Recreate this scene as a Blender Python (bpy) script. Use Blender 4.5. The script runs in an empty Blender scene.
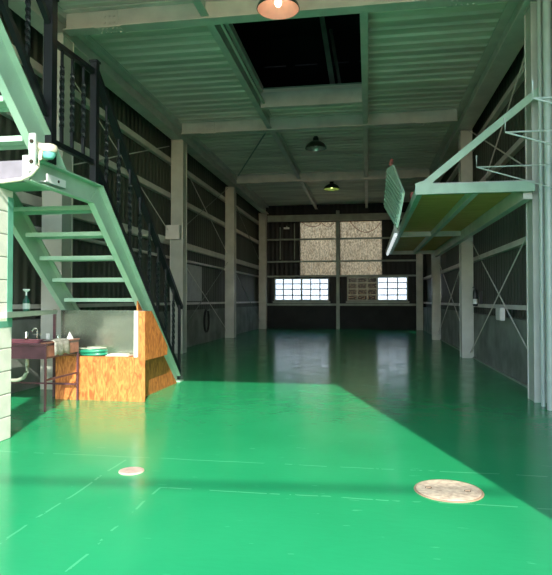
import bpy, bmesh, math, random
from mathutils import Vector, Matrix
random.seed(4)
S = bpy.context.scene
C = S.collection
PI = math.pi

# ------------------------------------------------------------------ materials
def _nodes(name):
    m = bpy.data.materials.new(name); m.use_nodes = True
    nt = m.node_tree; b = nt.nodes['Principled BSDF']
    return m, nt, b

def mat(name, col, rough=0.5, metal=0.0, var=0.12, vscale=6.0, bump=0.0, bscale=40.0, spec=0.5, coat=0.0, stretch=(1, 1, 1), col2=None):
    m, nt, b = _nodes(name)
    N, L = nt.nodes, nt.links
    tc = N.new('ShaderNodeTexCoord'); mp = N.new('ShaderNodeMapping')
    mp.inputs['Scale'].default_value = stretch
    L.new(tc.outputs['Object'], mp.inputs['Vector'])
    nz = N.new('ShaderNodeTexNoise'); nz.inputs['Scale'].default_value = vscale; nz.inputs['Detail'].default_value = 6
    L.new(mp.outputs['Vector'], nz.inputs['Vector'])
    cr = N.new('ShaderNodeValToRGB')
    c1 = tuple(max(0, c * (1 - var)) for c in col) if col2 is None else col2
    cr.color_ramp.elements[0].position = 0.35; cr.color_ramp.elements[1].position = 0.65
    cr.color_ramp.elements[0].color = (*c1, 1); cr.color_ramp.elements[1].color = (*[min(1, c * (1 + var)) for c in col], 1)
    L.new(nz.outputs['Fac'], cr.inputs['Fac']); L.new(cr.outputs['Color'], b.inputs['Base Color'])
    b.inputs['Roughness'].default_value = rough; b.inputs['Metallic'].default_value = metal
    b.inputs['Specular IOR Level'].default_value = spec
    b.inputs['Coat Weight'].default_value = coat
    if bump > 0:
        n2 = N.new('ShaderNodeTexNoise'); n2.inputs['Scale'].default_value = bscale; n2.inputs['Detail'].default_value = 4
        L.new(mp.outputs['Vector'], n2.inputs['Vector'])
        bp = N.new('ShaderNodeBump'); bp.inputs['Strength'].default_value = bump; bp.inputs['Distance'].default_value = 0.01
        L.new(n2.outputs['Fac'], bp.inputs['Height']); L.new(bp.outputs['Normal'], b.inputs['Normal'])
    return m

def ribbed(name, col, axis, pitch, rough=0.6, var=0.25, bump=0.8):
    """sheet cladding with vertical ribs: a wave bump across `axis`"""
    m = mat(name, col, rough, 0, var, 1.3, stretch=(1, 1, 0.25))
    nt = m.node_tree; N, L = nt.nodes, nt.links; b = N['Principled BSDF']
    tc = N.new('ShaderNodeTexCoord')
    w = N.new('ShaderNodeTexWave'); w.wave_type = 'BANDS'; w.bands_direction = axis
    w.inputs['Scale'].default_value = 1.0 / pitch * 0.314
    L.new(tc.outputs['Object'], w.inputs['Vector'])
    bp = N.new('ShaderNodeBump'); bp.inputs['Strength'].default_value = bump; bp.inputs['Distance'].default_value = 0.03
    L.new(w.outputs['Fac'], bp.inputs['Height']); L.new(bp.outputs['Normal'], b.inputs['Normal'])
    return m

def emis(name, col, st):
    m, nt, b = _nodes(name)
    b.inputs['Base Color'].default_value = (*col, 1)
    b.inputs['Emission Color'].default_value = (*col, 1); b.inputs['Emission Strength'].default_value = st
    return m

def floor_mat():
    m, nt, b = _nodes('green_floor_paint'); N, L = nt.nodes, nt.links
    tc = N.new('ShaderNodeTexCoord'); sx = N.new('ShaderNodeSeparateXYZ')
    L.new(tc.outputs['Object'], sx.inputs[0])
    n1 = N.new('ShaderNodeTexNoise'); n1.inputs['Scale'].default_value = 0.9; n1.inputs['Detail'].default_value = 8
    L.new(tc.outputs['Object'], n1.inputs['Vector'])
    cr = N.new('ShaderNodeValToRGB')
    cr.color_ramp.elements[0].position = 0.3; cr.color_ramp.elements[1].position = 0.7
    cr.color_ramp.elements[0].color = (0.018, 0.31, 0.115, 1); cr.color_ramp.elements[1].color = (0.025, 0.36, 0.136, 1)
    L.new(n1.outputs['Fac'], cr.inputs['Fac'])
    def mth(op, a, c=None):
        n = N.new('ShaderNodeMath'); n.operation = op
        for i, v in enumerate((a, c)):
            if v is None: continue
            if isinstance(v, (int, float)): n.inputs[i].default_value = v
            else: L.new(v, n.inputs[i])
        return n.outputs[0]
    nw = N.new('ShaderNodeTexNoise'); nw.inputs['Scale'].default_value = 2.2
    L.new(tc.outputs['Object'], nw.inputs['Vector'])
    wob = mth('MULTIPLY', mth('SUBTRACT', nw.outputs['Fac'], 0.5), 0.05)
    X = mth('ADD', sx.outputs['X'], wob); Y = mth('ADD', sx.outputs['Y'], wob)
    def line(v, p, w=0.007): return mth('LESS_THAN', mth('ABSOLUTE', mth('SUBTRACT', v, p)), w)
    l1 = line(Y, 4.22)
    l2 = mth('MULTIPLY', line(Y, 3.57), mth('GREATER_THAN', X, -1.34))
    l3 = mth('MULTIPLY', line(X, -1.34), mth('LESS_THAN', Y, 3.57))
    l4 = mth('MULTIPLY', line(X, -1.83), mth('LESS_THAN', Y, 4.2))
    ls = mth('MINIMUM', mth('ADD', mth('ADD', l1, l2), mth('ADD', l3, l4)), 1.0)
    nb = N.new('ShaderNodeTexNoise'); nb.inputs['Scale'].default_value = 7; nb.inputs['Detail'].default_value = 3
    L.new(tc.outputs['Object'], nb.inputs['Vector'])
    ls = mth('MULTIPLY', ls, mth('MULTIPLY', mth('GREATER_THAN', nb.outputs['Fac'], 0.46), 0.4))
    # small scuffs and chips in the paint
    ns = N.new('ShaderNodeTexNoise'); ns.inputs['Scale'].default_value = 14; ns.inputs['Detail'].default_value = 5
    mps = N.new('ShaderNodeMapping'); mps.inputs['Scale'].default_value = (0.35, 1.6, 1)
    L.new(tc.outputs['Object'], mps.inputs['Vector']); L.new(mps.outputs['Vector'], ns.inputs['Vector'])
    sc = mth('MULTIPLY', mth('GREATER_THAN', ns.outputs['Fac'], 0.70), 0.25)
    mx = N.new('ShaderNodeMix'); mx.data_type = 'RGBA'
    L.new(mth('MINIMUM', mth('ADD', ls, sc), 1.0), mx.inputs[0])
    L.new(cr.outputs['Color'], mx.inputs[6]); mx.inputs[7].default_value = (0.16, 0.62, 0.32, 1)
    L.new(mx.outputs[2], b.inputs['Base Color'])
    nr = N.new('ShaderNodeTexNoise'); nr.inputs['Scale'].default_value = 3.0; nr.inputs['Detail'].default_value = 6
    L.new(tc.outputs['Object'], nr.inputs['Vector'])
    rr = N.new('ShaderNodeMapRange'); rr.inputs[1].default_value = 0.3; rr.inputs[2].default_value = 0.7
    rr.inputs[3].default_value = 0.14; rr.inputs[4].default_value = 0.24
    L.new(nr.outputs['Fac'], rr.inputs[0]); L.new(rr.outputs[0], b.inputs['Roughness'])
    b.inputs['Specular IOR Level'].default_value = 0.34
    nb2 = N.new('ShaderNodeTexNoise'); nb2.inputs['Scale'].default_value = 11.0; nb2.inputs['Detail'].default_value = 2.5
    mpb = N.new('ShaderNodeMapping'); mpb.inputs['Scale'].default_value = (1.0, 2.4, 1.0); mpb.inputs['Location'].default_value = (3.13, 7.71, 0.37)
    L.new(tc.outputs['Object'], mpb.inputs['Vector']); L.new(mpb.outputs['Vector'], nb2.inputs['Vector'])
    bp = N.new('ShaderNodeBump'); bp.inputs['Strength'].default_value = 0.30; bp.inputs['Distance'].default_value = 0.004
    L.new(nb2.outputs['Fac'], bp.inputs['Height']); L.new(bp.outputs['Normal'], b.inputs['Normal'])
    return m

def plywood_mat(name, c1, c2, axis_stretch):
    m, nt, b = _nodes(name); N, L = nt.nodes, nt.links
    tc = N.new('ShaderNodeTexCoord'); mp = N.new('ShaderNodeMapping'); mp.inputs['Scale'].default_value = axis_stretch
    L.new(tc.outputs['Object'], mp.inputs['Vector'])
    nz = N.new('ShaderNodeTexNoise'); nz.inputs['Scale'].default_value = 5; nz.inputs['Detail'].default_value = 5; nz.inputs['Distortion'].default_value = 1.6
    L.new(mp.outputs['Vector'], nz.inputs['Vector'])
    cr = N.new('ShaderNodeValToRGB'); e = cr.color_ramp.elements
    e[0].position = 0.36; e[1].position = 0.62; e[0].color = (*c1, 1); e[1].color = (*c2, 1)
    L.new(nz.outputs['Fac'], cr.inputs['Fac']); L.new(cr.outputs['Color'], b.inputs['Base Color'])
    b.inputs['Roughness'].default_value = 0.55
    return m

def glass_mat():
    m = bpy.data.materials.new('window_glass'); m.use_nodes = True; nt = m.node_tree; N, L = nt.nodes, nt.links
    N.remove(N['Principled BSDF']); o = N['Material Output']
    t = N.new('ShaderNodeBsdfTransparent'); t.inputs[0].default_value = (0.93, 0.95, 0.96, 1)
    g = N.new('ShaderNodeBsdfGlossy'); g.inputs['Roughness'].default_value = 0.03
    x = N.new('ShaderNodeMixShader'); x.inputs[0].default_value = 0.004
    L.new(t.outputs[0], x.inputs[1]); L.new(g.outputs[0], x.inputs[2]); L.new(x.outputs[0], o.inputs[0])
    return m

def sheet_mat():
    """weathered translucent fibreglass sheet"""
    m = bpy.data.materials.new('fibreglass_sheet'); m.use_nodes = True; nt = m.node_tree; N, L = nt.nodes, nt.links
    N.remove(N['Principled BSDF']); o = N['Material Output']
    tc = N.new('ShaderNodeTexCoord'); mp = N.new('ShaderNodeMapping'); mp.inputs['Scale'].default_value = (1, 1, 0.35)
    L.new(tc.outputs['Object'], mp.inputs['Vector'])
    nz = N.new('ShaderNodeTexNoise'); nz.inputs['Scale'].default_value = 34; nz.inputs['Detail'].default_value = 6
    L.new(mp.outputs['Vector'], nz.inputs['Vector'])
    cr = N.new('ShaderNodeValToRGB'); e = cr.color_ramp.elements
    e[0].position = 0.40; e[1].position = 0.60; e[0].color = (0.48, 0.37, 0.25, 1); e[1].color = (0.90, 0.74, 0.53, 1)
    L.new(nz.outputs['Fac'], cr.inputs['Fac'])
    t = N.new('ShaderNodeBsdfTranslucent'); d = N.new('ShaderNodeBsdfDiffuse')
    L.new(cr.outputs[0], t.inputs[0]); L.new(cr.outputs[0], d.inputs[0])
    x = N.new('ShaderNodeMixShader'); x.inputs[0].default_value = 0.12
    L.new(t.outputs[0], x.inputs[1]); L.new(d.outputs[0], x.inputs[2]); L.new(x.outputs[0], o.inputs[0])
    return m

M = {}
M['floor'] = floor_mat()
M['steel'] = mat('pale_green_steel_paint', (0.68, 0.66, 0.60), 0.38, var=0.10, vscale=3, bump=0.1)
M['bottle'] = mat('dark_green_plastic', (0.01, 0.10, 0.06), 0.3)
M['platgreen'] = mat('green_platform_paint', (0.36, 0.53, 0.41), 0.4, var=0.08)
M['column'] = mat('column_dimmed_steel_paint', (0.46, 0.48, 0.42), 0.42, var=0.10, vscale=3, bump=0.1)  # same steel paint, darkened because the columns stand in dimmer light
M['steel_dark'] = mat('grey_green_steel_paint', (0.26, 0.31, 0.26), 0.5, var=0.15, vscale=3)
M['stair'] = mat('light_green_stair_paint', (0.40, 0.60, 0.45), 0.33, var=0.08, vscale=4)
M['deck'] = mat('roof_deck_paint', (0.86, 0.78, 0.69), 0.5, var=0.2, vscale=1.2, stretch=(0.3, 2, 1))
M['clad'] = ribbed('dark_wall_cladding_sides', (0.078, 0.088, 0.068), 'Y', 0.20)
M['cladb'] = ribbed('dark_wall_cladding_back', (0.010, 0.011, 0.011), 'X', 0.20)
M['conc'] = mat('grey_concrete', (0.23, 0.25, 0.22), 0.75, var=0.3, vscale=1.8, bump=0.3, bscale=9)
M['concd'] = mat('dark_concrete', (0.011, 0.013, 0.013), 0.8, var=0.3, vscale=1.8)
M['curb'] = mat('pale_curb_strip', (0.30, 0.31, 0.27), 0.7)
M['black'] = mat('black_iron_paint', (0.008, 0.010, 0.012), 0.35, var=0.2)
M['block'] = mat('cream_block_paint', (0.80, 0.76, 0.64), 0.6, var=0.07, vscale=9, bump=0.25, bscale=60)
M['joint'] = mat('block_joint', (0.30, 0.29, 0.23), 0.8)
M['lilac'] = mat('whitish_beam_paint', (0.22, 0.205, 0.235), 0.5)
M['greenband'] = mat('green_border_paint', (0.13, 0.36, 0.25), 0.5)
M['ply'] = plywood_mat('orange_plywood', (0.36, 0.095, 0.02), (0.70, 0.25, 0.06), (4.0, 4.0, 1.2))
M['plyo'] = plywood_mat('olive_plywood', (0.80, 0.37, 0.09), (0.92, 0.48, 0.14), (0.3, 1.5, 1))
M['galv'] = mat('galvanised_sheet', (0.42, 0.47, 0.37), 0.22, 0.85, var=0.18, vscale=2.0, bump=0.04, bscale=3)
M['white'] = mat('white_paint', (0.75, 0.76, 0.74), 0.45, var=0.05)
M['offwhite'] = mat('offwhite_sheet', (0.42, 0.43, 0.41), 0.5, var=0.08)
M['cream'] = mat('cream_plastic', (0.66, 0.60, 0.46), 0.4, var=0.05)
M['cyan'] = mat('cyan_lamp_glass', (0.20, 0.58, 0.50), 0.2, var=0.1)
M['purple'] = mat('maroon_enamel', (0.115, 0.045, 0.055), 0.4, var=0.2, vscale=7)
M['rust'] = mat('rusty_red_enamel', (0.33, 0.13, 0.085), 0.55, var=0.25, vscale=14)
M['rag'] = mat('grey_rag', (0.30, 0.29, 0.24), 0.95, var=0.25, vscale=30, bump=0.5)
M['paper'] = mat('white_paper', (0.7, 0.7, 0.66), 0.9)
M['hoseg'] = mat('green_hose_rubber', (0.02, 0.25, 0.14), 0.35)
M['hosew'] = mat('pale_hose', (0.42, 0.45, 0.34), 0.5)
M['hosek'] = mat('black_hose_rubber', (0.012, 0.012, 0.012), 0.5)
M['chrome'] = mat('chrome', (0.6, 0.62, 0.6), 0.15, 1.0)
M['pipe'] = mat('pale_pipe_paint', (0.44, 0.51, 0.45), 0.3, var=0.05)
M['manhole'] = mat('beige_cast_lid', (0.60, 0.50, 0.36), 0.7, var=0.25, vscale=30, bump=0.6, bscale=55, col2=(0.48, 0.36, 0.26))
M['manrim'] = mat('worn_rust_rim', (0.34, 0.24, 0.15), 0.7, var=0.2)
M['holed'] = mat('dark_hole', (0.03, 0.02, 0.01), 0.9)
M['mholep'] = mat('pinkish_lid', (0.50, 0.36, 0.29), 0.7, var=0.2, vscale=25)
M['lampout'] = mat('dark_lamp_shade', (0.06, 0.07, 0.06), 0.28, 0.6, var=0.2)
M['reflector'] = mat('pink_lamplit_reflector', (0.90, 0.52, 0.45), 0.35, var=0.08)  # pink of the lamplight put into the reflector's colour
M['reflector2'] = mat('grey_reflector', (0.62, 0.66, 0.62), 0.25, 0.5, var=0.2)
M['reflector3'] = mat('yellow_lamplit_reflector', (0.66, 0.72, 0.36), 0.4, var=0.05)  # yellow-green lamp glow tinted into the reflector itself
M['bulb'] = emis('lit_bulb_warm', (1.0, 0.78, 0.52), 9.0)
M['bulb3'] = emis('lit_bulb_yellow', (0.80, 0.95, 0.38), 5.0)
M['bulbo'] = mat('unlit_bulb_glass', (0.75, 0.78, 0.74), 0.1)
M['tube'] = emis('faint_glow_tube', (0.85, 0.92, 0.95), 0.7)  # faint glow added so the tube shows white
M['glass'] = glass_mat()
M['sheet'] = sheet_mat()
M['greenpanel'] = mat('green_ribbed_sheet', (0.38, 0.60, 0.46), 0.45, var=0.1)
M['redb'] = mat('dull_red_plastic', (0.22, 0.05, 0.04), 0.6)
M['ext_ground'] = mat('outside_ground', (0.13, 0.13, 0.125), 0.9, var=0.15, vscale=0.8)
M['attic'] = mat('near_black_attic', (0.008, 0.008, 0.009), 0.9)  # near black puts the unlit attic's darkness into the colour
M['extwall'] = mat('window_backdrop_siding', (0.36, 0.39, 0.43), 0.7, var=0.04)
M['bluegrey'] = mat('blue_grey_box', (0.25, 0.30, 0.27), 0.5)

# ------------------------------------------------------------------ geometry helpers
def box(bm, x0, x1, y0, y1, z0, z1):
    if x0 > x1: x0, x1 = x1, x0
    if y0 > y1: y0, y1 = y1, y0
    v = [bm.verts.new(p) for p in ((x0, y0, z0), (x1, y0, z0), (x1, y1, z0), (x0, y1, z0), (x0, y0, z1), (x1, y0, z1), (x1, y1, z1), (x0, y1, z1))]
    for f in ((0, 3, 2, 1), (4, 5, 6, 7), (0, 1, 5, 4), (1, 2, 6, 5), (2, 3, 7, 6), (3, 0, 4, 7)): bm.faces.new([v[i] for i in f])

def prism(bm, pts, axis, a, b):
    """closed polygon `pts` (2-D) extruded along axis from a to b"""
    def P(p, t):
        return {'x': (t, p[0], p[1]), 'y': (p[0], t, p[1]), 'z': (p[0], p[1], t)}[axis]
    A = [bm.verts.new(P(p, a)) for p in pts]; B = [bm.verts.new(P(p, b)) for p in pts]
    n = len(pts)
    fs = [bm.faces.new(A), bm.faces.new(list(reversed(B)))]
    for i in range(n): fs.append(bm.faces.new((A[i], B[i], B[(i + 1) % n], A[(i + 1) % n])))
    bmesh.ops.recalc_face_normals(bm, faces=fs)

def frame_of(d):
    d = d.normalized(); up = Vector((0, 0, 1)) if abs(d.z) < 0.9 else Vector((1, 0, 0))
    a = d.cross(up).normalized(); return a, a.cross(d).normalized()

def tube(bm, pts, r, n=8, cap=True):
    pts = [Vector(p) for p in pts]; rings = []
    for i, p in enumerate(pts):
        d = (pts[min(i + 1, len(pts) - 1)] - pts[max(i - 1, 0)])
        a, b = frame_of(d)
        rings.append([bm.verts.new(p + a * math.cos(2 * PI * k / n) * r + b * math.sin(2 * PI * k / n) * r) for k in range(n)])
    for i in range(len(rings) - 1):
        for k in range(n):
            bm.faces.new((rings[i][k], rings[i][(k + 1) % n], rings[i + 1][(k + 1) % n], rings[i + 1][k]))
    if cap:
        bm.faces.new(rings[0]); bm.faces.new(list(reversed(rings[-1])))

def bar(bm, p0, p1, w, h=None, twist=0.0, segs=1):
    """square bar between two points; twist in turns"""
    h = h or w; p0, p1 = Vector(p0), Vector(p1); d = p1 - p0
    a, b = frame_of(d); rings = []
    for i in range(segs + 1):
        t = i / segs; c = p0 + d * t; an = twist * 2 * PI * t
        A = a * math.cos(an) + b * math.sin(an); B = b * math.cos(an) - a * math.sin(an)
        rings.append([bm.verts.new(c + A * sx * w / 2 + B * sy * h / 2) for sx, sy in ((-1, -1), (1, -1), (1, 1), (-1, 1))])
    for i in range(segs):
        for k in range(4): bm.faces.new((rings[i][k], rings[i][(k + 1) % 4], rings[i + 1][(k + 1) % 4], rings[i + 1][k]))
    bm.faces.new(rings[0]); bm.faces.new(list(reversed(rings[-1])))

def lathe(bm, prof, c, n=28):
    c = Vector(c); rings = []
    for r, z in prof:
        rings.append([bm.verts.new(c + Vector((r * math.cos(2 * PI * k / n), r * math.sin(2 * PI * k / n), z))) for k in range(n)] if r > 1e-5 else [bm.verts.new(c + Vector((0, 0, z)))])
    for A, B in zip(rings, rings[1:]):
        if len(A) == 1 and len(B) == 1: continue
        for k in range(n):
            if len(A) == 1: bm.faces.new((A[0], B[k], B[(k + 1) % n]))
            elif len(B) == 1: bm.faces.new((A[k], A[(k + 1) % n], B[0]))
            else: bm.faces.new((A[k], A[(k + 1) % n], B[(k + 1) % n], B[k]))

def ibeam_pts(w, h, tf=0.018, tw=0.012):
    a, t = w / 2, tw / 2
    return [(-a, 0), (a, 0), (a, tf), (t, tf), (t, h - tf), (a, h - tf), (a, h), (-a, h), (-a, h - tf), (-t, h - tf), (-t, tf), (-a, tf)]

def ibeam(bm, axis, c, z0, h, w, a, b, tf=0.018, tw=0.012):
    """horizontal I beam along axis x or y; c is the other horizontal coordinate"""
    prism(bm, [(c + p, z0 + q) for p, q in ibeam_pts(w, h, tf, tw)], axis, a, b)

def obj(name, bm, m, parent=None, smooth=False, bev=0.0):
    bmesh.ops.recalc_face_normals(bm, faces=bm.faces)
    me = bpy.data.meshes.new(name); bm.to_mesh(me); bm.free()
    o = bpy.data.objects.new(name, me); C.objects.link(o)
    me.materials.append(M[m] if isinstance(m, str) else m)
    if parent: o.parent = parent; o.matrix_parent_inverse = Matrix.Translation(-parent.location) if parent.type == 'EMPTY' else Matrix()
    if smooth:
        for p in me.polygons: p.use_smooth = True
        e = o.modifiers.new('edges', 'EDGE_SPLIT'); e.split_angle = math.radians(40)
    if bev:
        bv = o.modifiers.new('soft', 'BEVEL'); bv.width = bev; bv.segments = 2; bv.limit_method = 'ANGLE'
    return o

def tag(o, label, cat, group=None):
    o['label'] = label; o['category'] = cat
    if group: o['group'] = group
    return o

def thing(name, label, cat, loc=(0, 0, 0), group=None):
    o = bpy.data.objects.new(name, None); C.objects.link(o); o.location = loc; o.empty_display_size = 0.1
    return tag(o, label, cat, group)

def nb(): return bmesh.new()

def struct(name, bm, m, parent=None):
    o = obj(name, bm, m, parent)
    if parent is None: o['kind'] = 'structure'
    return o

def holed(bm, plane, t0, t1, u0, u1, z0, z1, holes):
    """wall slab with rectangular holes. plane 'x': slab lies in y-z (t is x); plane 'y': slab lies in x-z (t is y)"""
    us = sorted({u0, u1, *[h[0] for h in holes], *[h[1] for h in holes]}); zs = sorted({z0, z1, *[h[2] for h in holes], *[h[3] for h in holes]})
    for a, b in zip(us, us[1:]):
        run = None
        for c, d in zip(zs, zs[1:]):
            mu, mz = (a + b) / 2, (c + d) / 2
            inside = any(h[0] < mu < h[1] and h[2] < mz < h[3] for h in holes)
            if inside:
                if run: _slab(bm, plane, t0, t1, a, b, *run); run = None
            else: run = (run[0], d) if run else (c, d)
        if run: _slab(bm, plane, t0, t1, a, b, *run)

def _slab(bm, plane, t0, t1, a, b, c, d):
    if plane == 'x': box(bm, t0, t1, a, b, c, d)
    else: box(bm, a, b, t0, t1, c, d)

# ------------------------------------------------------------------ the hall
XL, XR, YF, YB = -4.70, 2.35, 0.50, 24.25
ZC = 5.30
b = nb(); box(b, XL, XR, YF, YB + 0.15, -0.12, 0.0); struct('floor', b, 'floor')
b = nb(); box(b, XL - 2, XR + 2, -1.6, YF, -0.12, -0.004); struct('floor_apron', b, M['floor'])
b = nb(); box(b, -60, 60, -60, 90, -0.40, -0.125); struct('ground', b, 'ext_ground')

def deck(bm, x0, x1, y0, y1):
    pts = [(y0, ZC + 0.07)]; y = y0; p = 0.27
    first = True
    while y < y1 - 1e-6:
        for dy, z in ((0.0, 0.0), (0.17, 0.0), (0.19, 0.045), (0.25, 0.045)):
            if y + dy <= y1: pts.append((y + dy, ZC + z))
        y += p
    pts.append((y1, ZC)); pts.append((y1, ZC + 0.07))
    prism(bm, pts, 'x', x0, x1)
b = nb()
OX0, OX1, OY0, OY1 = -2.07, -0.10, 7.60, 10.97
deck(b, XL, XR, YF, OY0); deck(b, XL, OX0, OY0, OY1); deck(b, OX1, XR, OY0, OY1); deck(b, XL, XR, OY1, YB)
struct('ceiling', b, 'deck')

# attic above the opening
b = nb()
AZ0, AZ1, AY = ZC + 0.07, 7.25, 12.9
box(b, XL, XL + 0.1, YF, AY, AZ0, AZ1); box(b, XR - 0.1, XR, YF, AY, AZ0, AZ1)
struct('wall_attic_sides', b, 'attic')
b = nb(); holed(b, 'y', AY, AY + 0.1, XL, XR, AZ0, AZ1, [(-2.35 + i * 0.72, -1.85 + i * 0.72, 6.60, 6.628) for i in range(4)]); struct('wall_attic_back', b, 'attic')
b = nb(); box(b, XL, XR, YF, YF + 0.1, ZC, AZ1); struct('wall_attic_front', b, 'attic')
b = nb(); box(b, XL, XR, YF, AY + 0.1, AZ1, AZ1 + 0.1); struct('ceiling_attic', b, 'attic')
b = nb(); box(b, XL, XR, AY + 0.1, YB, ZC + 0.07, ZC + 0.12); struct('ceiling_topping', b, 'attic')

b = nb(); box(b, 1.87, XR, YF + 0.001, YF + 0.12, 0, ZC); struct('wall_right_shadow_jamb', b, 'conc')  # unseen jamb added to cast the diagonal shadow edge on the floor
# side walls, with a band of narrow windows far back
b = nb(); holed(b, 'x', XL - 0.1, XL, YF, YB + 0.15, 0, ZC + 0.1, [(19.2, 20.0, 1.2, 2.02)]); struct('wall_left', b, 'clad')
b = nb(); holed(b, 'x', XR, XR + 0.1, YF, YB + 0.15, 0, ZC + 0.1, [(19.2, 20.0, 1.2, 2.02)]); struct('wall_right', b, 'clad')
def side_window(n, x):
    b = nb(); t = 0.035
    box(b, x - 0.03, x + 0.03, 19.2, 20.0, 1.2, 1.2 + t); box(b, x - 0.03, x + 0.03, 19.2, 20.0, 2.02 - t, 2.02)
    box(b, x - 0.03, x + 0.03, 19.2, 19.2 + t, 1.2 + t, 2.02 - t); box(b, x - 0.03, x + 0.03, 20 - t, 20.0, 1.2 + t, 2.02 - t)
    f = struct('window_%d' % n, b, 'steel_dark')
    b = nb(); box(b, x - 0.004, x + 0.004, 19.2 + t, 20 - t, 1.2 + t, 2.02 - t); obj('pane', b, 'glass', f)
side_window(3, XL - 0.05); side_window(4, XR + 0.05)

# concrete lower walls
b = nb(); box(b, XL, -4.60, 5.0, YB, 0, 0.95); struct('wall_left_base', b, 'conc')
b = nb()
for y0, y1 in ((YF, 7.20), (7.52, 12.48), (12.80, 17.95), (18.27, 23.6)):
    box(b, 2.20, XR, y0, y1, 0, 0.93)
struct('wall_right_base', b, 'conc')
b = nb()
for y0, y1 in ((7.53, 12.47), (12.81, 17.94)): box(b, 2.165, 2.20, y0, y1, 0, 0.035)
struct('baseboard_right', b, 'curb')

# back wall
TZ0, TZ1 = 2.28, 4.55
hb = [(-3.99, -1.63, 1.18, 2.16), (-0.87, 1.64, 1.18, 2.20), (-2.87, -1.33, TZ0, TZ1), (-1.16, 0.585, TZ0, TZ1)]
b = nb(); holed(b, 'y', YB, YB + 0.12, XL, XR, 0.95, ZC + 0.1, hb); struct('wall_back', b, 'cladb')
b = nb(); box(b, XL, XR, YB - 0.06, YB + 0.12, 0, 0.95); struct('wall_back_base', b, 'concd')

def back_window(n, x0, x1, z0, z1, cols, rows, dark=None):
    y = YB + 0.05; t = 0.05
    b = nb()
    box(b, x0, x1, y - 0.05, y + 0.05, z0, z0 + t); box(b, x0, x1, y - 0.05, y + 0.05, z1 - t, z1)
    box(b, x0, x0 + t, y - 0.05, y + 0.05, z0 + t, z1 - t); box(b, x1 - t, x1, y - 0.05, y + 0.05, z0 + t, z1 - t)
    f = struct('window_%d' % n, b, 'steel_dark')
    b = nb()
    for i in range(1, cols):
        x = x0 + (x1 - x0) * i / cols; w = 0.035 if i == cols // 2 else 0.022
        box(b, x - w, x + w, y - 0.03, y + 0.03, z0 + t, z1 - t)
    obj('mullion', b, 'steel_dark', f)
    b = nb()
    for j in range(1, rows):
        z = z0 + (z1 - z0) * j / rows
        box(b, x0 + t, x1 - t, y - 0.022, y + 0.022, z - 0.02, z + 0.02)
    obj('glazing_bar', b, 'steel_dark', f)
    b = nb(); box(b, x0 + t, x1 - t, y - 0.004, y + 0.004, z0 + t, z1 - t); obj('pane', b, 'glass', f)
    if dark:
        b = nb(); box(b, dark[0], dark[1], y + 0.055, y + 0.075, z0, z1); o = obj('shutter', b, 'attic', f); o['label'] = 'dark closed shutter behind the glass'
    b = nb(); box(b, x0 - 0.05, x1 + 0.05, YB - 0.09, YB - 0.001, z0 - 0.09, z0 - 0.01); obj('sill', b, 'steel_dark', f)
back_window(1, -3.99, -1.63, 1.18, 2.16, 6, 4)
back_window(2, -0.87, 1.64, 1.18, 2.20, 6, 4, dark=(-0.84, 0.42))

# translucent sheets high in the back wall
def tsheet(x0, x1, label):
    b = nb()
    n = 34; w = (x1 - x0) / n; up = []
    for i in range(n + 1):
        up.append((x0 + w * i, YB + 0.055 + 0.014 * math.sin(i * PI / 2)))
    pts = up + [(p, q + 0.004) for p, q in reversed(up)]
    prism(b, pts, 'z', TZ0, TZ1)
    return tag(obj('translucent_sheet', b, 'sheet', smooth=False), label, 'wall panel', 'beige translucent sheets in the back wall')
tsheet(-2.87, -1.33, 'weathered beige translucent sheet above the fully bright window in the dark back wall')
tsheet(-1.16, 0.585, 'weathered beige translucent sheet above the half-shuttered window, one cable loop across its top')

# ------------------------------------------------------------------ outside
b = nb()
for i in range(26):
    z = i * 0.28 - 0.12
    box(b, -26, 26, 44 + 0.0, 44.2, z, z + 0.25)
    box(b, -26, 26, 44.03, 44.2, z + 0.25, z + 0.28)
struct('wall_outside_backdrop', b, 'extwall')  # sunlit wall added outside to make the back windows bright

g = thing('shadow_cable', 'unseen overhead cable on two poles, added outside the open front to shade a floor stripe', 'added cable', (-16, -9.7, -0.125))  # guessed cable out of view, placed to throw the floor's shadow stripe
b = nb(); tube(b, [(-16 + 34 * i / 16, -9.7 + 2.96 * i / 16, 8.0 + 0.0 * i) for i in range(17)], 0.03, 10); obj('line_cable', b, 'black', g, True)
for x, y in ((-16, -9.7), (18, -6.74)):
    b = nb(); tube(b, [(x, y, -0.125), (x, y, 8.2)], 0.14, 12); obj('pole', b, 'ext_ground', g, True)

# ------------------------------------------------------------------ columns
def hcolumn(x0, x1, y0, y1, z1, label, m='column', flip=False):
    """H column, flanges facing the hall and the wall, with base plate and end plates"""
    t = thing('steel_column', label, 'column', ((x0 + x1) / 2, (y0 + y1) / 2, 0), 'steel columns along the walls')
    b = nb(); f = 0.022; ym = (y0 + y1) / 2
    # boxed H: flange plates on +-y, side plates slightly recessed
    prism(b, [(x0, y0), (x1, y0), (x1, y0 + f), (x1 - 0.012, y0 + f), (x1 - 0.012, y1 - f), (x1, y1 - f), (x1, y1), (x0, y1), (x0, y1 - f), (x0 + 0.012, y1 - f), (x0 + 0.012, y0 + f), (x0, y0 + f)], 'z', 0.0, z1)
    obj('shaft', b, m, t)
    b = nb(); box(b, x0 - 0.005, x1 + 0.0, y0 - 0.012, y1 + 0.012, z1 - 0.02, z1 - 0.001)
    obj('cap_plate', b, m, t)
    return t
hcolumn(-4.43, -4.13, 7.21, 7.51, 4.90, 'pale green steel column rising behind the open staircase treads')
hcolumn(-4.46, -4.17, 12.49, 12.79, 4.90, 'pale green steel column with a small grey box fixed to its side')
hcolumn(-4.57, -4.27, 17.96, 18.26, 4.90, 'grey-green steel column on the staircase side beyond the hanging black hose')
hcolumn(-4.57, -4.27, 23.75, 24.05, 4.90, 'dim grey column in the back corner on the staircase side')
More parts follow.
